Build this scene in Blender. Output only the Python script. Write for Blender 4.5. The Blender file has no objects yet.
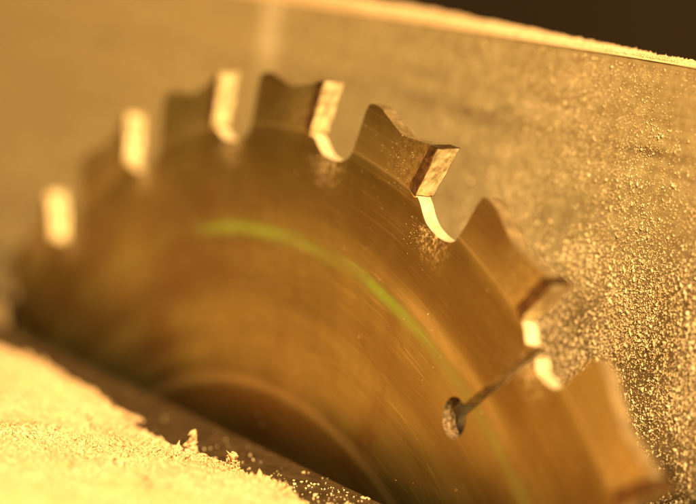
import bpy, bmesh, math, random
import numpy as np
from mathutils import Matrix, Vector

rng = np.random.default_rng(7)
random.seed(7)
MM = 0.001
C = bpy.context.scene.collection
sc = bpy.context.scene
AXLE_Z = -77.0          # table top is z = 0; the arbor lies 77 mm below it
T0 = math.degrees(1.2733713840103216)
PITCH = 360.0 / 26

# ------------------------------------------------------------------ helpers
def link(o, parent=None):
    C.objects.link(o)
    if parent is not None:
        o.parent = parent
    return o

def mesh_obj(name, verts, faces, mat, parent=None, smooth=False):
    me = bpy.data.meshes.new(name)
    me.from_pydata([tuple(v) for v in verts], [], faces)
    me.update()
    if mat: me.materials.append(mat)
    if smooth: me.polygons.foreach_set('use_smooth', [True] * len(me.polygons))
    return link(bpy.data.objects.new(name, me), parent)

def np_mesh(name, V, F, mat, parent=None, smooth=False):
    """fast mesh from numpy arrays; F is (n,k)"""
    me = bpy.data.meshes.new(name)
    n, k = F.shape
    me.vertices.add(len(V)); me.vertices.foreach_set('co', np.ascontiguousarray(V, np.float32).ravel())
    me.loops.add(n * k); me.loops.foreach_set('vertex_index', np.ascontiguousarray(F, np.int32).ravel())
    me.polygons.add(n); me.polygons.foreach_set('loop_start', np.arange(0, n * k, k, dtype=np.int32))
    me.update(calc_edges=True); me.validate()
    if smooth: me.polygons.foreach_set('use_smooth', np.ones(n, bool))
    me.materials.append(mat)
    return link(bpy.data.objects.new(name, me), parent)

def bm_obj(name, bm, mat, parent=None):
    me = bpy.data.meshes.new(name)
    bmesh.ops.recalc_face_normals(bm, faces=bm.faces)
    bm.to_mesh(me); bm.free()
    me.materials.append(mat)
    return link(bpy.data.objects.new(name, me), parent)

def add_bevel(o, w, seg=2, ang=40):
    m = o.modifiers.new('edge_wear', 'BEVEL'); m.width = w; m.segments = seg
    m.limit_method = 'ANGLE'; m.angle_limit = math.radians(ang); m.use_clamp_overlap = True
    return m

def tag(o, label=None, cat=None, group=None, kind=None):
    if label: o['label'] = label
    if cat: o['category'] = cat
    if group: o['group'] = group
    if kind: o['kind'] = kind
    return o

def smooth_noise(shape, scale, seed):
    """periodic gaussian-filtered noise, unit variance; scale in cells"""
    r = np.random.default_rng(seed).standard_normal(shape)
    fy = np.fft.fftfreq(shape[0])[:, None]; fx = np.fft.rfftfreq(shape[1])[None, :]
    sy, sx = (scale, scale) if np.isscalar(scale) else scale
    h = np.fft.irfft2(np.fft.rfft2(r) * np.exp(-2 * (np.pi ** 2) * ((fx * sx) ** 2 + (fy * sy) ** 2)), s=shape)
    return h / h.std()

# octahedral grain, distorted per instance
OCT_V = np.array([[1,0,0],[-1,0,0],[0,1,0],[0,-1,0],[0,0,1],[0,0,-1]], float)
OCT_F = np.array([[0,2,4],[2,1,4],[1,3,4],[3,0,4],[2,0,5],[1,2,5],[3,1,5],[0,3,5]])
def rand_rot(n):
    q = rng.standard_normal((n, 4)); q /= np.linalg.norm(q, axis=1)[:, None]
    w, x, y, z = q.T
    return np.stack([np.stack([1-2*(y*y+z*z), 2*(x*y-z*w), 2*(x*z+y*w)], -1),
                     np.stack([2*(x*y+z*w), 1-2*(x*x+z*z), 2*(y*z-x*w)], -1),
                     np.stack([2*(x*z-y*w), 2*(y*z+x*w), 1-2*(x*x+y*y)], -1)], 1)
def grains(P, size, rot=None, flat=(1.0, 0.65, 0.4)):
    n = len(P)
    V = OCT_V[None] * (np.array(flat)[None, None] * rng.uniform(.6, 1.35, (n, 1, 3)))
    V = V + rng.normal(0, .16, (n, 6, 3))
    V = V * size[:, None, None]
    if rot is None: rot = rand_rot(n)
    V = np.einsum('nij,nkj->nki', rot, V) + P[:, None, :]
    F = OCT_F[None] + (np.arange(n) * 6)[:, None, None]
    return V.reshape(-1, 3), F.reshape(-1, 3)

# ------------------------------------------------------------------ materials
def new_mat(name):
    m = bpy.data.materials.new(name); m.use_nodes = True
    nt = m.node_tree
    for n in list(nt.nodes): nt.nodes.remove(n)
    out = nt.nodes.new('ShaderNodeOutputMaterial'); b = nt.nodes.new('ShaderNodeBsdfPrincipled')
    nt.links.new(b.outputs[0], out.inputs[0])
    return m, nt, b
class G:
    """tiny node-graph helper"""
    def __init__(s, nt): s.nt = nt
    def put(s, sock, v):
        if hasattr(v, 'is_linked') or isinstance(v, bpy.types.NodeSocket): s.nt.links.new(v, sock)
        elif isinstance(v, (tuple, list)) and len(v) == 3 and sock.type == 'RGBA': sock.default_value = (*v, 1)
        else: sock.default_value = v
    def math(s, op, a, b=0.0, c=0.0, clamp=False):
        n = s.nt.nodes.new('ShaderNodeMath'); n.operation = op; n.use_clamp = clamp
        for i, v in enumerate((a, b, c)): s.put(n.inputs[i], v)
        return n.outputs[0]
    def noise(s, vec, scale, detail=3, rough=.55, dist=0.0):
        n = s.nt.nodes.new('ShaderNodeTexNoise'); s.put(n.inputs['Vector'], vec)
        n.inputs['Scale'].default_value = scale; n.inputs['Detail'].default_value = detail
        n.inputs['Roughness'].default_value = rough; n.inputs['Distortion'].default_value = dist
        return n.outputs['Fac']
    def ramp(s, f, a, b, x0=0.0, x1=1.0, smooth=True):
        n = s.nt.nodes.new('ShaderNodeMapRange'); n.interpolation_type = 'SMOOTHSTEP' if smooth else 'LINEAR'
        s.put(n.inputs[0], f)
        for i, v in zip((1, 2, 3, 4), (x0, x1, a, b)): s.put(n.inputs[i], v)
        return n.outputs[0]
    def mix(s, f, a, b):
        n = s.nt.nodes.new('ShaderNodeMix'); n.data_type = 'RGBA'
        s.put(n.inputs[0], f); s.put(n.inputs[6], a); s.put(n.inputs[7], b)
        return n.outputs[2]
    def coord(s):
        return s.nt.nodes.new('ShaderNodeTexCoord').outputs['Object']
    def sep(s, v):
        n = s.nt.nodes.new('ShaderNodeSeparateXYZ'); s.put(n.inputs[0], v); return n.outputs
    def comb(s, x, y, z):
        n = s.nt.nodes.new('ShaderNodeCombineXYZ')
        for i, v in enumerate((x, y, z)): s.put(n.inputs[i], v)
        return n.outputs[0]
    def scale(s, v, xyz):
        n = s.nt.nodes.new('ShaderNodeVectorMath'); n.operation = 'MULTIPLY'
        s.put(n.inputs[0], v); n.inputs[1].default_value = xyz
        return n.outputs[0]
    def bump(s, h, strength, dist):
        n = s.nt.nodes.new('ShaderNodeBump'); s.put(n.inputs['Height'], h)
        n.inputs['Strength'].default_value = strength; n.inputs['Distance'].default_value = dist
        return n.outputs[0]

def dust_material(name, c0, c1, sc_mm=2.0):
    m, nt, b = new_mat(name); g = G(nt)
    co = g.coord()
    f = g.ramp(g.noise(co, 1000 / sc_mm, 4, .6), 0, 1, .3, .7)
    f2 = g.ramp(g.noise(co, 1000 / (sc_mm * 9), 3, .5), 0, 1, .35, .7)
    col = g.mix(g.math('MULTIPLY_ADD', f2, .5, g.math('MULTIPLY', f, .5)), c0, c1)
    g.put(b.inputs['Base Color'], col)
    b.inputs['Roughness'].default_value = .85
    b.inputs['Specular IOR Level'].default_value = .2
    return m
M_DUST = dust_material('sawdust_heap_wood', (.82, .60, .35), (.64, .42, .20))
M_GRAIN = dust_material('sawdust_chip_wood', (.86, .64, .39), (.56, .36, .16), 1.2)
M_FLECK = dust_material('fine_sawdust_flecks', (.92, .76, .48), (.66, .48, .25), 1.0)

def plate_material():
    m, nt, b = new_mat('brushed_blade_steel'); g = G(nt)
    co = g.coord(); x, y, z = g.sep(co)
    r = g.math('SQRT', g.math('ADD', g.math('MULTIPLY', x, x), g.math('MULTIPLY', z, z)))
    rmm = g.math('MULTIPLY', r, 1000.0)
    ang = g.math('ARCTAN2', z, x)
    # polar streaks: slow along the arc, fast along the radius
    pol = g.comb(g.math('MULTIPLY', ang, 1.6), g.math('MULTIPLY', rmm, .22), 0.0)
    pol2 = g.comb(g.math('MULTIPLY', ang, 5.0), g.math('MULTIPLY', rmm, 3.0), 3.0)
    s1 = g.noise(pol, 1.0, 4, .6); s2 = g.noise(pol2, 1.0, 3, .6)
    blot = g.noise(co, 45.0, 4, .6, .4)
    col = g.mix(g.ramp(g.math('ADD', g.math('MULTIPLY', s1, .45), g.math('MULTIPLY', g.noise(co, 30.0, 5, .65, 1.2), .55)), 0, 1, .38, .62), (.215, .162, .052), (.35, .272, .094))
    col = g.mix(g.ramp(s2, 0, .14, .35, .75), col, (.60, .43, .14))
    # single scratches and grinding marks, some along the arc, some slightly off it
    def scratch(px_, pz_, fa, fr, seed, lo, hi):
        dx = g.math('SUBTRACT', x, px_ * MM); dz = g.math('SUBTRACT', z, pz_ * MM)
        rr = g.math('MULTIPLY', g.math('SQRT', g.math('ADD', g.math('MULTIPLY', dx, dx), g.math('MULTIPLY', dz, dz))), 1000.0)
        aa = g.math('ARCTAN2', dz, dx)
        n = g.noise(g.comb(g.math('MULTIPLY', aa, fa), g.math('MULTIPLY', rr, fr), seed), 1.0, 2, .5)
        return g.ramp(n, 0, 1, lo, hi)
    sc1 = scratch(0, 0, 7.0, 2.6, 20.0, .60, .70)
    sc2 = scratch(9, -14, 6.0, 3.2, 27.0, .62, .72)
    sc3 = scratch(-16, 6, 5.0, 3.0, 33.0, .62, .72)
    pale = g.math('MAXIMUM', sc1, g.math('MULTIPLY', sc2, .8))
    col = g.mix(g.math('MULTIPLY', pale, .45), col, (.62, .47, .19))
    col = g.mix(g.math('MULTIPLY', sc3, .5), col, (.14, .08, .015))
    # pitch and heat stains
    col = g.mix(g.ramp(blot, 0, .62, .48, .70), col, (.20, .088, .024))
    # ground zone that carries the teeth, with a fine scribed step at its foot
    tooth = g.ramp(rmm, 0, 1, 119.2, 119.6)
    col = g.mix(g.math('MULTIPLY', tooth, .08), col, (.66, .50, .26))
    line = g.math('MULTIPLY', g.ramp(rmm, 0, 1, 119.1, 119.3), g.ramp(rmm, 1, 0, 119.4, 119.65))
    col = g.mix(g.math('MULTIPLY', line, .3), col, (.9, .76, .5))
    # baked pitch: a brown band under the gullets and a fainter one inside the print
    b1 = g.math('MULTIPLY', g.ramp(rmm, 0, 1, 106.5, 110), g.ramp(rmm, 1, 0, 117.5, 119.3))
    b2 = g.math('MULTIPLY', g.ramp(rmm, 0, 1, 93.5, 97.5), g.ramp(rmm, 1, 0, 98.5, 101.5))
    pn = g.ramp(g.noise(co, 26.0, 4, .6, .8), .25, 1, .32, .62)
    col = g.mix(g.math('MULTIPLY', g.math('MAXIMUM', b1, g.math('MULTIPLY', b2, .7)), g.math('MULTIPLY', pn, .55)), col, (.15, .082, .012))
    # heat tinted, scuffed steel around each brazed tip and dust film packed at each gullet
    am = g.math('FLOORED_MODULO', g.math('SUBTRACT', g.math('MULTIPLY', ang, 180 / math.pi), T0), PITCH)
    scuff = g.noise(co, 1100.0, 4, .7)
    heat = g.math('MULTIPLY', g.math('MULTIPLY', tooth, g.ramp(am, 1, 0, 2.2, 6.0)), g.ramp(scuff, .1, 1, .38, .60))
    col = g.mix(g.math('MULTIPLY', heat, .55), col, (.72, .57, .26))
    ga = g.math('SUBTRACT', 1.0, g.math('ABSOLUTE', g.math('DIVIDE', g.math('SUBTRACT', am, 12.3), 2.6)), clamp=True)
    gr_ = g.math('SUBTRACT', 1.0, g.math('ABSOLUTE', g.math('DIVIDE', g.math('SUBTRACT', rmm, 116.6), 4.2)), clamp=True)
    film = g.math('MULTIPLY', g.math('MULTIPLY', ga, gr_), g.ramp(g.noise(co, 1700.0, 4, .75), 0, 1.6, .45, .66), clamp=True)
    col = g.mix(g.math('MULTIPLY', film, .8), col, (.88, .70, .40))
    # worn green printed ring
    wear = g.noise(g.comb(g.math('MULTIPLY', ang, 4.5), g.math('MULTIPLY', rmm, .25), 8.0), 1.0, 4, .65)
    ring = g.math('MULTIPLY', g.ramp(rmm, 0, 1, 102.8, 104.7), g.ramp(rmm, 1, 0, 104.9, 106.3))
    keep = g.math('MULTIPLY', ring, g.ramp(wear, .26, .95, .38, .60))
    keep = g.math('MULTIPLY', keep, g.math('MULTIPLY', g.ramp(ang, 1, .2, 1.65, 1.95), g.ramp(ang, .32, 1, 1.08, 1.36)))
    col = g.mix(keep, col, (.23, .31, .02))
    # inner ring: paler rolled line and a darker disc within it
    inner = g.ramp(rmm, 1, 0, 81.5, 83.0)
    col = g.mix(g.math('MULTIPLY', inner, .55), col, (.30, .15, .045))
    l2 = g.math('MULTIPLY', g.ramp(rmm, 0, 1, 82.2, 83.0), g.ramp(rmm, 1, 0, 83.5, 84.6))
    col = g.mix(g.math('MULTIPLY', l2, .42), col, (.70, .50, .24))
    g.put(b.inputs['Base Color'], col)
    glint = g.math('MULTIPLY', g.math('MULTIPLY', g.ramp(rmm, 0, 1, 105.3, 106.3), g.ramp(rmm, 1, 0, 107.0, 108.6)), g.math('MULTIPLY', g.ramp(ang, 0, 1, .9, 1.0), g.ramp(ang, 1, 0, 1.2, 1.36)))  # pale glint beside the print, painted into the steel colour
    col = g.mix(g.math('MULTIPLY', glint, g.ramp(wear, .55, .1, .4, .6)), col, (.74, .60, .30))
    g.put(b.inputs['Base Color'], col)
    met = g.math('SUBTRACT', g.math('SUBTRACT', .92, g.math('MULTIPLY', film, .7)), g.math('MULTIPLY', keep, .75))
    g.put(b.inputs['Metallic'], met)
    g.put(b.inputs['Roughness'], g.ramp(s1, .27, .34, .3, .7))
    b.inputs['Anisotropic'].default_value = .5
    t = nt.nodes.new('ShaderNodeTangent'); t.direction_type = 'RADIAL'; t.axis = 'Y'
    nt.links.new(t.outputs[0], b.inputs['Tangent'])
    fine = g.noise(g.comb(g.math('MULTIPLY', ang, 6.0), g.math('MULTIPLY', rmm, 9.0), 1.0), 1.0, 2, .6)
    grit = g.noise(co, 2600.0, 2, .6)
    nt.links.new(g.bump(g.math('ADD', fine, g.math('MULTIPLY', grit, .5)), .18, .00006), b.inputs['Normal'])
    return m
M_PLATE = plate_material()

def simple_metal(name, c0, c1, rough, scale, bump_d=.00004, metallic=1.0, bs=.3):
    m, nt, b = new_mat(name); g = G(nt); co = g.coord()
    n1 = g.noise(co, scale, 4, .65)
    g.put(b.inputs['Base Color'], g.mix(g.ramp(n1, 0, 1, .35, .68), c0, c1))
    b.inputs['Metallic'].default_value = metallic
    g.put(b.inputs['Roughness'], g.ramp(g.noise(co, scale * 2.3, 3, .6), rough[0], rough[1], .3, .7))
    nt.links.new(g.bump(g.noise(co, scale * 4, 3, .6), bs, bump_d), b.inputs['Normal'])
    return m
M_CARB = simple_metal('ground_carbide', (.88, .77, .47), (.50, .37, .17), (.32, .5), 900, .00008, .4, .6)
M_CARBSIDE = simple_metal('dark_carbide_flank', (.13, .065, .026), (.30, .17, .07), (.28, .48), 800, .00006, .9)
M_BRAZE = simple_metal('braze_fillet', (.90, .70, .36), (.72, .48, .18), (.25, .45), 900, .00008, 1.0, .6)
M_GULLET = simple_metal('laser_cut_edge_steel', (.92, .78, .54), (.76, .60, .36), (.42, .62), 700, .00008, .45, .6)
M_SLOTWALL = simple_metal('lit_gold_slot_wall', (.40, .28, .12), (.85, .68, .38), (.4, .6), 600, .00008, .4, .5)  # lit gold of the slot wall put into its colour
M_LAND = simple_metal('brown_tooth_back', (.20, .135, .058), (.36, .25, .12), (.45, .65), 600, .00008, .4, .5)  # darker brown than the gullet floors
M_SLOT = simple_metal('shaded_slot_hole', (.06, .034, .014), (.34, .24, .12), (.45, .62), 2200, .0001, .4, .6)  # hole wall painted dark for the shade inside it
M_TABLE = simple_metal('dark_throat_plate', (.075, .042, .017), (.14, .085, .036), (.45, .7), 300, .00008, .55)
M_DARK, nt_, b_ = new_mat('unlit_saw_interior'); b_.inputs['Base Color'].default_value = (.02, .014, .009, 1); b_.inputs['Roughness'].default_value = .8

def fence_material():
    m, nt, b = new_mat('dusty_aluminium_fence'); g = G(nt); co = g.coord()
    x, y, z = g.sep(co)
    # brushing along the length, dust film in cloudy patches, dirt line along the extrusion
    br = g.noise(g.scale(co, (14, 60, 900)), 1.0, 4, .6)
    film = g.noise(g.scale(co, (24, 24, 45)), 1.0, 5, .6, .5)
    film2 = g.noise(co, 420.0, 4, .7)
    metal = g.mix(g.ramp(br, 0, 1, .3, .7), (.36, .27, .135), (.56, .44, .225))
    f = g.math('ADD', g.ramp(film, .45, .85, .3, .7), g.ramp(film2, -.12, .22, .3, .7))
    # little film low down where coarse flecks lie, more film higher up
    zmm = g.math('MULTIPLY', z, 1000.0)
    xmm = g.math('MULTIPLY', x, 1000.0)
    bare = g.math('MULTIPLY', g.ramp(g.math('ADD', zmm, g.math('MULTIPLY_ADD', film, 14.0, g.math('MULTIPLY', xmm, -.35))), 1, 0, 12, 36), g.ramp(xmm, 0, 1, -35, 15))
    f = g.math('SUBTRACT', f, g.math('MULTIPLY', bare, .75))
    metal = g.mix(bare, metal, (.27, .18, .08))
    dust = g.mix(g.ramp(film2, 0, 1, .3, .7), (.32, .225, .095), (.56, .44, .225))
    col = g.mix(g.math('MAXIMUM', f, 0.0), metal, dust)
    wob = g.math('MULTIPLY_ADD', g.noise(g.scale(co, (70, 1, 70)), 1.0, 4, .7), 1.8, -.9)
    d = g.math('ABSOLUTE', g.math('ADD', g.math('SUBTRACT', zmm, 46.6), wob))
    dirt = g.math('MULTIPLY', g.math('MULTIPLY', g.ramp(d, .8, 0, .1, 1.3), g.ramp(x, .15, 1, -.06, .02)), g.ramp(g.noise(g.scale(co, (60, 10, 200)), 1.0, 3, .6), .1, 1, .35, .6))
    col = g.mix(g.math('MULTIPLY', dirt, .8), col, (.16, .09, .035))
    # fine scratches and shade behind the blade painted dark along the foot
    v1 = g.ramp(g.noise(g.scale(co, (1100, 1, 38)), 1.0, 2, .5), 0, 1, .66, .74)
    v2 = g.ramp(g.noise(g.scale(co, (30, 1, 1300)), 1.0, 2, .5), 0, 1, .66, .74)
    col = g.mix(g.math('MULTIPLY', g.math('MAXIMUM', v1, v2), .38), col, (.15, .09, .035))
    foot_shade = g.ramp(g.math('ADD', zmm, g.math('MULTIPLY', g.noise(co, 120.0, 4, .7), 7.0)), 1, 0, 8.5, 14.0)
    col = g.mix(g.math('MULTIPLY', g.math('MULTIPLY', foot_shade, g.ramp(xmm, 0, 1, -90, -40)), .9), col, (.035, .02, .008))
    # a streak of reflected light painted pale near the top edge
    light_streak = g.math('MULTIPLY', g.ramp(g.math('ABSOLUTE', g.math('ADD', x, .0575)), 1, 0, .0005, .0055), g.ramp(zmm, 0, 1, 42, 52))
    col = g.mix(g.math('MULTIPLY', light_streak, .6), col, (.95, .80, .52))
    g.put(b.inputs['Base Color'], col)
    g.put(b.inputs['Metallic'], g.math('MULTIPLY_ADD', f, -.4, .5))
    g.put(b.inputs['Roughness'], g.ramp(br, .42, .6, .3, .7))
    nt.links.new(g.bump(g.math('MULTIPLY_ADD', br, .9, film2), .25, .00012), b.inputs['Normal'])
    return m
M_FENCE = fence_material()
M_WALL = new_mat('dark_workshop_wall')
g = G(M_WALL[1]); g.put(M_WALL[2].inputs['Base Color'], g.mix(g.noise(g.coord(), 3.0, 4), (.05, .03, .018), (.085, .052, .03))); M_WALL[2].inputs['Roughness'].default_value = .8
M_WALL = M_WALL[0]

# ------------------------------------------------------------------ saw blade
blade = bpy.data.objects.new('saw_blade', None); link(blade)
blade.empty_display_size = .02
blade.location = (0, 0, AXLE_Z * MM)
tag(blade, 'bronze circular saw blade with carbide teeth and worn green ring, rising from the table slot', 'saw blade')
PLATE_Y0, PLATE_Y1 = .75, 2.65     # mm; the teeth span 0 .. 3.4

def pol(r, deg):
    a = math.radians(deg); return (r * math.cos(a), r * math.sin(a))

def catmull(pts, n=5):
    out = []
    for i in range(len(pts) - 1):
        p0 = pts[max(i-1, 0)]; p1 = pts[i]; p2 = pts[i+1]; p3 = pts[min(i+2, len(pts)-1)]
        for k in range(n):
            t = k / n
            out.append(tuple(.5 * ((2*b) + (-a + c) * t + (2*a - 5*b + 4*c - d) * t*t + (-a + 3*b - 3*c + d) * t**3)
                             for a, b, c, d in zip(p0, p1, p2, p3)))
    out.append(pts[-1]); return out

GUL1 = [(1.15, 119.35), (.62, 118.75), (.05, 117.9), (-.6, 117.25), (-1.35, 117.0)]
GUL2 = [(-1.35, 117.0), (-2.3, 117.05), (-3.2, 117.5), (-3.85, 118.25), (-4.22, 119.5), (-4.5, 121.4), (-4.8, 124.2), (-5.0, 125.5),
        (-5.2, 126.2), (-5.55, 126.5), (-6.1, 126.6), (-6.75, 126.5), (-7.05, 126.25), (-8.0, 125.7), (-9.0, 125.15), (-9.5, 125.05), (-10.1, 125.2), (-11.4, 125.75), (-12.7, 126.45)]
SLOTTED = (6, 13, 19, 26)
def outline():
    """clockwise outline of the plate (x, z) in mm"""
    L = []
    for k in range(26):
        tip = T0 - (k + 1 - 5) * PITCH          # tooth number k+1; number 5 sits at T0
        P = lambda lst: [pol(r, tip + a) for a, r in lst]
        L += P([(1.0, 126.45), (2.15, 119.85)])
        if (k + 1) in SLOTTED:
            g1 = P(catmull(GUL1[:3]))
            L += g1
            # slot: 1.3 mm wide, from the gullet floor to a round 4.8 mm hole
            a = Vector(pol(118.2, tip - .95)); h = Vector(pol(100.9, tip + 3.15))
            d = (h - a).normalized(); n = Vector((-d.y, d.x))
            if n.dot(Vector(pol(1, tip + 90))) < 0: n = -n      # n points ccw
            hw, R = .72, 2.65
            e0 = a + n * hw - d * .35; L.append(tuple(e0))
            s = math.sqrt(R * R - hw * hw)
            b0 = math.atan2(hw, -s); b1 = 2 * math.pi - b0
            for i in range(29):
                t = b0 + 0.0 + (-(2 * math.pi - 2 * (math.pi - b0))) * i / 28.0
                L.append(tuple(h + d * (R * math.cos(t)) + n * (R * math.sin(t))))
            e1 = a - n * hw - d * .1; L.append(tuple(e1))
            L += P(catmull([(-1.75, 117.05)] + GUL2[1:]))
        else:
            L += P(catmull(GUL1))[:-1] + P(catmull(GUL2))
    return L

def build_plate():
    bm = bmesh.new()
    pts = outline()
    def loop(ps):
        vs = [bm.verts.new((p[0]*MM, PLATE_Y0*MM, p[1]*MM)) for p in ps]
        return [bm.edges.new((vs[i], vs[(i+1) % len(vs)])) for i in range(len(vs))]
    es = loop(pts)
    es += loop([pol(7.94, i * 7.5) for i in range(48)])
    # an intermediate ring keeps the triangles well shaped
    bmesh.ops.triangle_fill(bm, use_beauty=True, use_dissolve=False, edges=es)
    r = bmesh.ops.extrude_face_region(bm, geom=list(bm.faces))
    for v in [e for e in r['geom'] if isinstance(e, bmesh.types.BMVert)]:
        v.co.y = PLATE_Y1 * MM
    bmesh.ops.recalc_face_normals(bm, faces=bm.faces)
    o = bm_obj('blade_plate', bm, M_PLATE, blade)
    o.data.materials.append(M_GULLET)
    for p in o.data.polygons:
        if abs(p.normal.y) < .5: p.material_index = 1
    o.data.materials.append(M_LAND); o.data.materials.append(M_SLOT); o.data.materials.append(M_SLOTWALL)
    for p in o.data.polygons:
        c = p.center
        if p.material_index == 1 and not 116.3 * MM < math.hypot(c.x, c.z) < 121 * MM: p.material_index = 2 if math.hypot(c.x, c.z) > .1085 else 3
    for p in o.data.polygons:
        c = p.center
        if p.material_index in (2, 3) and .1035 < math.hypot(c.x, c.z) < .1165: p.material_index = 4
    add_bevel(o, .09 * MM, 2, 50).material = 1  # bright bevel colour paints highlights along the cut edges
    return o
plate = build_plate()

def carbide(flip):
    """one brazed tooth tip, built at tooth angle T0 in blade coordinates"""
    prof = [(0.0, 127.0), (.93, 126.62), (2.12, 119.95), (1.55, 119.45), (1.12, 119.45)]
    bm = bmesh.new()
    def row(y_of):
        return [bm.verts.new((*(lambda q: (q[0]*MM, y_of(i)*MM, q[1]*MM))(pol(r + (.18 if flip and i < 2 and y_of(i) > 1.7 else (-.0)), T0 + a)),)) for i, (a, r) in enumerate(prof)]
    near = [0.0, .18, .36, .30, .22]; far = [3.4, 3.22, 3.04, 3.1, 3.18]
    A = row(lambda i: near[i]); B = row(lambda i: far[i])
    bm.faces.new(A); bm.faces.new(B[::-1])
    n = len(A)
    for i in range(n):
        bm.faces.new((A[i], B[i], B[(i+1) % n], A[(i+1) % n]))
    bmesh.ops.recalc_face_normals(bm, faces=bm.faces)
    bmesh.ops.subdivide_edges(bm, edges=[e for e in bm.edges if e.calc_length() > 2.5 * MM], cuts=5, use_grid_fill=True)
    o = bm_obj('carbide_tooth', bm, M_CARB, blade)
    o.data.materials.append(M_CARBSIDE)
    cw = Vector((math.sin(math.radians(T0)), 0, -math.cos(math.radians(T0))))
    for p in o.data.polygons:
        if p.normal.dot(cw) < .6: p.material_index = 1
    # chipped, slightly uneven grinding
    for v in o.data.vertices:
        v.co += Vector((random.gauss(0, .04), random.gauss(0, .055), random.gauss(0, .04))) * MM
    add_bevel(o, .13 * MM, 2, 35).material = 1      # edges are chipped down to dark carbide
    return o

def braze(o_parent):
    """thin bead of braze round the seat of a tip"""
    V, F = [], []
    path = [(1.05, 126.5), (1.35, 124.8), (1.7, 122.6), (2.1, 120.2), (2.05, 119.75), (1.5, 119.3), (1.15, 119.2)]
    path = catmull(path, 3)
    for y in (PLATE_Y0 - .02, PLATE_Y1 + .02):
        base = len(V); m = 7
        for i, (a, r) in enumerate(path):
            q = Vector(pol(r, T0 + a)); q2 = Vector(pol(*(lambda t: (t[1], T0 + t[0]))(path[min(i+1, len(path)-1)])))
            q1 = Vector(pol(*(lambda t: (t[1], T0 + t[0]))(path[max(i-1, 0)])))
            d = (q2 - q1).normalized(); n = Vector((-d.y, d.x)); rad = .27 + random.uniform(-.09, .10)
            if i in (0, len(path)-1): rad *= .3
            for j in range(m):
                t = 2 * math.pi * j / m
                V.append(((q.x + n.x * rad * math.cos(t)) * MM, (y + rad * math.sin(t)) * MM, (q.y + n.y * rad * math.cos(t)) * MM))
        for i in range(len(path) - 1):
            for j in range(m):
                F.append((base+i*m+j, base+i*m+(j+1) % m, base+(i+1)*m+(j+1) % m, base+(i+1)*m+j))
    return mesh_obj('braze_bead', V, F, M_BRAZE, o_parent, True)

protos = [carbide(False), carbide(True)]
for p in protos: braze(p)
for k in range(0, 10):
    src = protos[k % 2]
    if k in (4, 5): o = src; kids = list(src.children)
    else:
        o = src.copy(); C.objects.link(o); o.parent = blade
        for ch in src.children:
            c = ch.copy(); C.objects.link(c); c.parent = o
    # tooth number k sits at T0 - (k-5) * PITCH: turn clockwise about +y by that much
    o.rotation_euler = (0, math.radians((k - 5) * PITCH), 0)
    if k == 0:      # the tip down at the table takes the darker tooth-back colour
        o.data = o.data.copy(); o.data.materials[0] = M_LAND

# ------------------------------------------------------------------ table
SLOT_N, SLOT_F, SLOT_X0, SLOT_X1 = -4.0, 7.5, -122.0, 128.0
def box(bm, x0, x1, y0, y1, z0, z1):
    vs = [bm.verts.new((x*MM, y*MM, z*MM)) for x in (x0, x1) for y in (y0, y1) for z in (z0, z1)]
    for f in ((0,1,3,2), (4,6,7,5), (0,4,5,1), (2,3,7,6), (0,2,6,4), (1,5,7,3)):
        bm.faces.new([vs[i] for i in f])
def build_table():
    X = [-420, SLOT_X0, SLOT_X1, 330]; Y = [-330, SLOT_N, SLOT_F, 120]
    bm = bmesh.new(); g_ = {}
    for zi, z in enumerate((0, -4.5)):
        for i, x in enumerate(X):
            for j, y in enumerate(Y): g_[i, j, zi] = bm.verts.new((x*MM, y*MM, z*MM))
    cells = [(i, j) for i in range(3) for j in range(3) if (i, j) != (1, 1)]
    for i, j in cells:
        q = [(i, j), (i+1, j), (i+1, j+1), (i, j+1)]
        bm.faces.new([g_[a, b, 0] for a, b in q]); bm.faces.new([g_[a, b, 1] for a, b in q[::-1]])
        for a in range(4):
            e = (q[a], q[(a+1) % 4])
            mid = ((e[0][0]+e[1][0])/2, (e[0][1]+e[1][1])/2)
            outer = mid[0] in (0, 3) or mid[1] in (0, 3)
            innr = (mid in ((1, 1.5), (2, 1.5), (1.5, 1), (1.5, 2)))
            if outer or innr:
                bm.faces.new([g_[*e[0], 0], g_[*e[1], 0], g_[*e[1], 1], g_[*e[0], 1]])
    o = bm_obj('table', bm, M_TABLE); add_bevel(o, .35*MM, 2, 40)
    tag(o, 'dark metal saw table with a narrow blade slot', kind='structure')
    # dark cabinet under the slot
    bm = bmesh.new()
    box(bm, -415, 325, -325, 115, -260, -250)
    for b in ((-415, -405, -325, 115), (315, 325, -325, 115), (-405, 315, -325, -315), (-405, 315, 105, 115)):
        box(bm, b[0], b[1], b[2], b[3], -249.9, -4.6)
    o = bm_obj('cabinet_floor', bm, M_DARK); tag(o, 'dark inside of the saw under the table', kind='structure')
build_table()

# ------------------------------------------------------------------ fence
FY, FZ = 26.0, 58.2
def build_fence():
    t = 6.4; c = .3
    prof = [(FY, .6), (FY + t, .6), (FY + t, FZ - c), (FY + t - c, FZ), (FY + c * .8, FZ), (FY + .12, FZ - c * .7), (FY, FZ - c * 1.4),
            ]
    bm = bmesh.new()
    A = [bm.verts.new((-400*MM, y*MM, z*MM)) for y, z in prof]; B = [bm.verts.new((260*MM, y*MM, z*MM)) for y, z in prof]
    bm.faces.new(A); bm.faces.new(B[::-1])
    for i in range(len(A)):
        j = (i + 1) % len(A); bm.faces.new((A[i], A[j], B[j], B[i]))
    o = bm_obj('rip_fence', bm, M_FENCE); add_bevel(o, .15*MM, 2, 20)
    tag(o, 'dusty grey metal rip fence standing behind the saw blade', 'fence')
build_fence()

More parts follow.
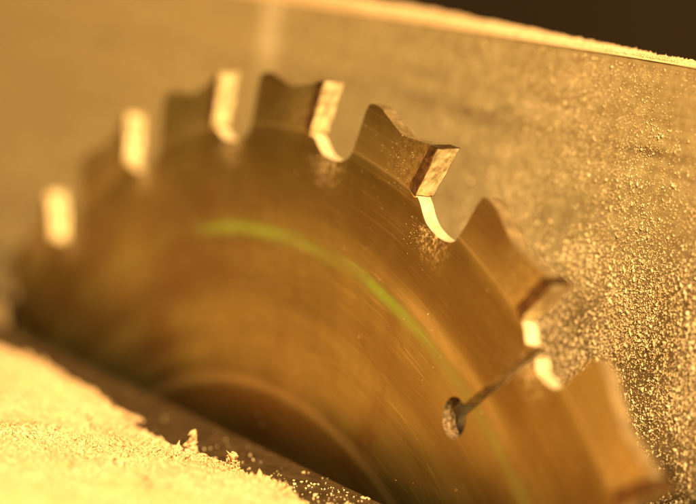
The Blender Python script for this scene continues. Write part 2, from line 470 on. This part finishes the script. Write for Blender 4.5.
# ------------------------------------------------------------------ sawdust heap on the table
def interp(x, xs, ys): return np.interp(x, xs, ys)
EX = [-400, -140, -85, -66, -50, -30, -5, 12, 28, 42, 80, 330]
EY = [-40, -34, -27, -20.5, -12.8, -13.6, -16.8, -18.0, -16.6, -16.4, -19, -24]
STEP = .6
hx = np.arange(-300, 200, STEP); hy = np.arange(-230, -6, STEP)
HX, HY = np.meshgrid(hx, hy)
n_big = smooth_noise(HX.shape, 22, 1); n_mid = smooth_noise(HX.shape, 5, 2); n_fin = smooth_noise(HX.shape, 1.3, 3)
edge = interp(HX, EX, EY) + .4 * smooth_noise(HX.shape, 9, 4) + .35 * n_mid
dist = edge - HY                      # mm inside the heap
core = 1 - np.exp(-np.clip(dist, 0, None) / 2.2)
hh = core * (1.75 + np.clip(dist, 0, 60) * .022 + .35 * n_big + .30 * n_mid) + np.clip(core, 0, 1) * .09 * n_fin
HZ = np.where(dist > 0, np.maximum(hh, .03), -.25)
ny, nx = HX.shape
V = np.stack([HX, HY, HZ], -1).reshape(-1, 3) * MM
idx = np.arange(ny * nx).reshape(ny, nx)
F = np.stack([idx[:-1, :-1], idx[:-1, 1:], idx[1:, 1:], idx[1:, :-1]], -1).reshape(-1, 4)
Fk = F[(dist.reshape(-1)[F] > -1.0).any(1)]
used = np.unique(Fk); remap = -np.ones(ny * nx, int); remap[used] = np.arange(len(used))
heap = np_mesh('sawdust_heap', V[used], remap[Fk], M_DUST, None, True)
tag(heap, 'pale yellow sawdust heap lying on the table along the slot', 'sawdust', kind='stuff')

def heap_z(x, y):
    i = np.clip(((y - hy[0]) / STEP).astype(int), 0, ny - 1); j = np.clip(((x - hx[0]) / STEP).astype(int), 0, nx - 1)
    return HZ[i, j], dist[i, j]
GV, GF, off = [], [], 0
def add_grains(V, F):
    global off
    GV.append(V); GF.append(F + off); off += len(V)
n = 70000
px = rng.uniform(-95, 75, n); py = rng.uniform(-85, -9, n)
pz, pd = heap_z(px, py); k = pd > .1
sz = np.clip(rng.lognormal(math.log(.17), .5, n), .06, .6)
add_grains(*grains(np.stack([px, py, pz + .3 * sz], -1)[k] * MM, sz[k] * MM, None, (1.35, .7, .32)))
n = 26000
px = rng.uniform(-290, 190, n); py = rng.uniform(-220, -9, n); pz, pd = heap_z(px, py)
k = (pd > .1) & ~((px > -95) & (px < 75) & (py > -85)); sz = rng.uniform(.2, .6, n)
add_grains(*grains(np.stack([px, py, pz + .3 * sz], -1)[k] * MM, sz[k] * MM))
n = 420
px = rng.uniform(-70, 60, n); py = rng.uniform(-75, -12, n); pz, pd = heap_z(px, py); k = pd > .8
sz = np.clip(rng.lognormal(math.log(.42), .4, n), .25, 1.0)
add_grains(*grains(np.stack([px, py, pz + .25 * sz], -1)[k] * MM, sz[k] * MM, None, (1.7, .6, .16)))
# crumbs heaped on the crest, a few of them standing proud
for cx, cy, h, r, m in ((15.6, -18.4, 3.3, .8, 150), (15.4, -18.4, 1.8, 1.6, 140), (26.3, -18.0, 1.8, 1.3, 160), (-6, -16.9, .7, 2.4, 120), (33, -16.8, .8, 1.5, 120), (38, -16.4, .5, 1.3, 70)):
    t = rng.uniform(0, 1, m) ** .8
    rr = r * (1 - .72 * t) * rng.uniform(0, 1, m) ** .5; an = rng.uniform(0, 2*np.pi, m)
    x = cx + rr * np.cos(an); y = cy + rr * np.sin(an); z0, _ = heap_z(x, y)
    m2 = int(m * .8); x, y, z0, t = x[:m2], y[:m2], z0[:m2], t[:m2]; s = rng.lognormal(math.log(.18), .4, m2)
    add_grains(*grains(np.stack([x, y, np.maximum(z0, .3) + h * t], -1) * MM, s * MM, None, (1.5, .8, .35)))
gr = np_mesh('sawdust_grains', np.concatenate(GV), np.concatenate(GF), M_GRAIN)
tag(gr, 'loose sawdust crumbs covering the pale heap', 'sawdust', kind='stuff')

# flecks on the dark strip between heap and slot, and a drift behind the blade
n = 5200
x = rng.uniform(-80, 130, n); t = rng.uniform(0, 1, n) ** 1.0
e = interp(x, EX, EY); y = e + (SLOT_N - .3 - e) * t
keep = rng.uniform(0, 1, n) < np.interp(x, [-80, -20, 5, 20, 32, 45, 130], [.02, .03, .05, .10, .5, 1, 1]) * (1.05 - .55 * t) * .75
s = np.clip(rng.lognormal(math.log(.15), .5, n), .06, .5)
V1, F1 = grains(np.stack([x, y, .4 * s], -1)[keep] * MM, s[keep] * MM)
n = 1500
x = rng.uniform(-160, 140, n); y = SLOT_F + .5 + (FY - SLOT_F - .7) * rng.uniform(0, 1, n)
s = np.clip(rng.lognormal(math.log(.2), .5, n), .08, .7)
V2, F2 = grains(np.stack([x, y, .4 * s], -1) * MM, s * MM)
o = np_mesh('sawdust_flecks', np.concatenate([V1, V2]), np.concatenate([F1, F2 + len(V1)]), M_FLECK)
tag(o, 'scattered sawdust flecks on the dark strip beside the slot', 'sawdust', kind='stuff')

# ------------------------------------------------------------------ sawdust on the fence
def fence_flecks():
    n = 640000
    x = rng.uniform(-190, 90, n); z = rng.uniform(1, FZ - 1.0, n)
    # coarse spray thrown by the blade lies low and to the near end, thin elsewhere
    cl = smooth_noise((128, 512), 7, 21); ci = np.clip((z / 60 * 127).astype(int), 0, 127); cj = np.clip(((x + 190) / 280 * 511).astype(int), 0, 511)
    c = cl[ci, cj]
    fx = np.interp(x, [-190, -90, -40, -14, 8, 24, 42, 60, 90], [.012, .02, .04, .14, .32, .55, .72, .78, .78])
    fz = np.interp(z, [0, 8, 20, 32, 38, 44, 52, 58], [.12, .4, .85, .85, .65, .48, .42, .40])
    keep = rng.uniform(0, 1, n) < np.clip(fx * fz * (1 + .45 * c), 0, 1)
    x, z = x[keep], z[keep]; m = len(x)
    s = np.clip(rng.lognormal(math.log(.079), .55, m), .03, .4) * np.interp(z, [30, 46], [1, .72])
    # flakes lie mostly flat against the face, long axis at a random slant, some tilted outwards
    a = rng.uniform(0, 2*np.pi, m); tilt = rng.normal(0, .5, m)
    ca, sa, ct, st = np.cos(a), np.sin(a), np.cos(tilt), np.sin(tilt)
    ex = np.stack([ca, np.zeros(m), sa], -1)
    nn = np.stack([-sa * st, -ct, ca * st], -1)
    ey = np.cross(nn, ex)
    rot = np.stack([ex, ey, nn], -1)
    P = np.stack([x, FY - .25 * s, z], -1)
    V, F = grains(P * MM, s * MM, rot, (1.3, .5, .3))
    o = np_mesh('fence_sawdust_flecks', V, F, M_FLECK)
    tag(o, 'fine sawdust flecks sprayed over the face of the fence', 'sawdust', kind='stuff')
fence_flecks()

def fence_ridge():
    x = np.arange(-300, 200, .5); y = np.concatenate([np.linspace(FY - .12, FY + 2, 14)[:-1], np.linspace(FY + 2, FY + 5.8, 12)])
    X, Y = np.meshgrid(x, y); u = (Y - FY) / 6.0
    h = np.interp(X, [-300, -80, -40, -5, 20, 40, 60, 200], [2.3, 2.3, 2.1, 1.25, .7, .3, .1, .08])
    nz = smooth_noise(X.shape, (5, 7), 31); nf = smooth_noise(X.shape, 1.4, 32)
    prof = np.clip(1 - np.exp(-(Y - FY + .13) / 1.3), 0, 1) * np.clip((1 - u) * 6, 0, 1)
    Z = FZ - .05 - .25 * (Y < FY - .06) + prof * np.clip(h * (1 + .13 * nz) + .06 * nf, .1, None)
    ny, nx = X.shape
    V = np.stack([X, Y, Z], -1).reshape(-1, 3) * MM
    idx = np.arange(ny*nx).reshape(ny, nx)
    F = np.stack([idx[:-1, :-1], idx[:-1, 1:], idx[1:, 1:], idx[1:, :-1]], -1).reshape(-1, 4)
    m = 22000
    gx = rng.uniform(-120, 80, m); gy = FY + .05 + rng.uniform(0, 1, m) ** 1.6 * 5.4
    gz = Z[np.clip(np.searchsorted(y, gy), 0, ny-1), np.clip(((gx + 300) / .5).astype(int), 0, nx-1)]
    s = np.clip(rng.lognormal(math.log(.13), .4, m), .06, .32)
    V2, F2 = grains(np.stack([gx, gy, gz + .25 * s], -1) * MM, s * MM)
    o = np_mesh('fence_sawdust_ridge', V, F, M_DUST, None, True)
    tag(o, 'bright sawdust ridge lying along the top of the fence', 'sawdust', kind='stuff')
    o2 = np_mesh('fence_sawdust_crumbs', V2, F2, M_GRAIN)
    tag(o2, 'loose sawdust crumbs on the ridge along the fence top', 'sawdust', kind='stuff')
fence_ridge()

def blade_flecks():
    P, S, N = [], [], []
    def put(n, cx, cz, sx, sz, s0):
        x = rng.normal(cx, sx, n); z = rng.normal(cz, sz, n)
        r = np.hypot(x, z); a = (np.degrees(np.arctan2(z, x)) - T0) % PITCH
        ok = (r < 117) | ((r < 125) & (a > 1.4) & (a < 9.0))
        for xx, zz in zip(x[ok], z[ok]):
            s = min(max(random.lognormvariate(math.log(s0), .4), .03), .25)
            P.append((xx, PLATE_Y0 - .2 * s, zz + AXLE_Z)); S.append(s)
    for k in range(1, 9):
        t = T0 - (k - 5) * PITCH
        x, z = pol(116.2, t - .6); put(260, x, z, 2.4, 1.7, .042)
        x, z = pol(121.5, t + 4.2); put(160, x, z, 2.8, 2.2, .038)
    for i in range(26):
        x, z = pol(random.uniform(80, 117), random.uniform(50, 100)); put(3, x, z, 6, 6, .06)
    V, F = grains(np.array(P) * MM, np.array(S) * MM)
    o = np_mesh('blade_sawdust_flecks', V, F, M_FLECK)
    tag(o, 'fine sawdust specks clinging to the side of the blade', 'sawdust', kind='stuff')
blade_flecks()

# ------------------------------------------------------------------ backdrop
bm = bmesh.new(); box(bm, -2600, 900, 900, 950, -900, 900)
o = bm_obj('background', bm, M_WALL); tag(o, 'dark blurred workshop behind the fence', kind='structure')

# ------------------------------------------------------------------ light
w = bpy.data.worlds.new('World'); sc.world = w; w.use_nodes = True
bg = w.node_tree.nodes['Background']
bg.inputs[0].default_value = (1.0, .57, .125, 1); bg.inputs[1].default_value = .155

def area(name, loc, target, size, power, col):
    L = bpy.data.lights.new(name, 'AREA'); L.shape = 'RECTANGLE'; L.size, L.size_y = size; L.energy = power; L.color = col
    o = link(bpy.data.objects.new(name, L)); o.location = loc
    o.rotation_euler = (Vector(target) - Vector(loc)).to_track_quat('-Z', 'Y').to_euler()
    return o
area('work_lamp', (.92, -.41, .72), (0, 0, .02), (.34, .34), 55.0, (1.0, .685, .31))

# ------------------------------------------------------------------ camera
R = [[0.4940423, 0.86246498, 0.10989246], [-0.15842236, -0.03498021, 0.98675161], [-0.85488277, 0.50490646, -0.11935204]]
pos = Vector((320.3032831, -178.34464211, 147.4955017 + AXLE_Z)) * MM
M = Matrix(((R[0][0], R[1][0], -R[2][0], pos.x), (R[0][1], R[1][1], -R[2][1], pos.y), (R[0][2], R[1][2], -R[2][2], pos.z), (0, 0, 0, 1)))
cd = bpy.data.cameras.new('camera'); co = link(bpy.data.objects.new('camera', cd)); co.matrix_world = M
cd.sensor_width = 36; cd.lens = 2697.745 / 696 * 36; cd.clip_start = .01; cd.clip_end = 20
cd.dof.use_dof = True; cd.dof.focus_distance = .3405; cd.dof.aperture_fstop = cd.lens / 13.8
sc.camera = co
sc.view_settings.view_transform = 'Standard'; sc.view_settings.look = 'None'; sc.view_settings.exposure = 0; sc.view_settings.gamma = 1
sc.cycles.max_bounces = 8
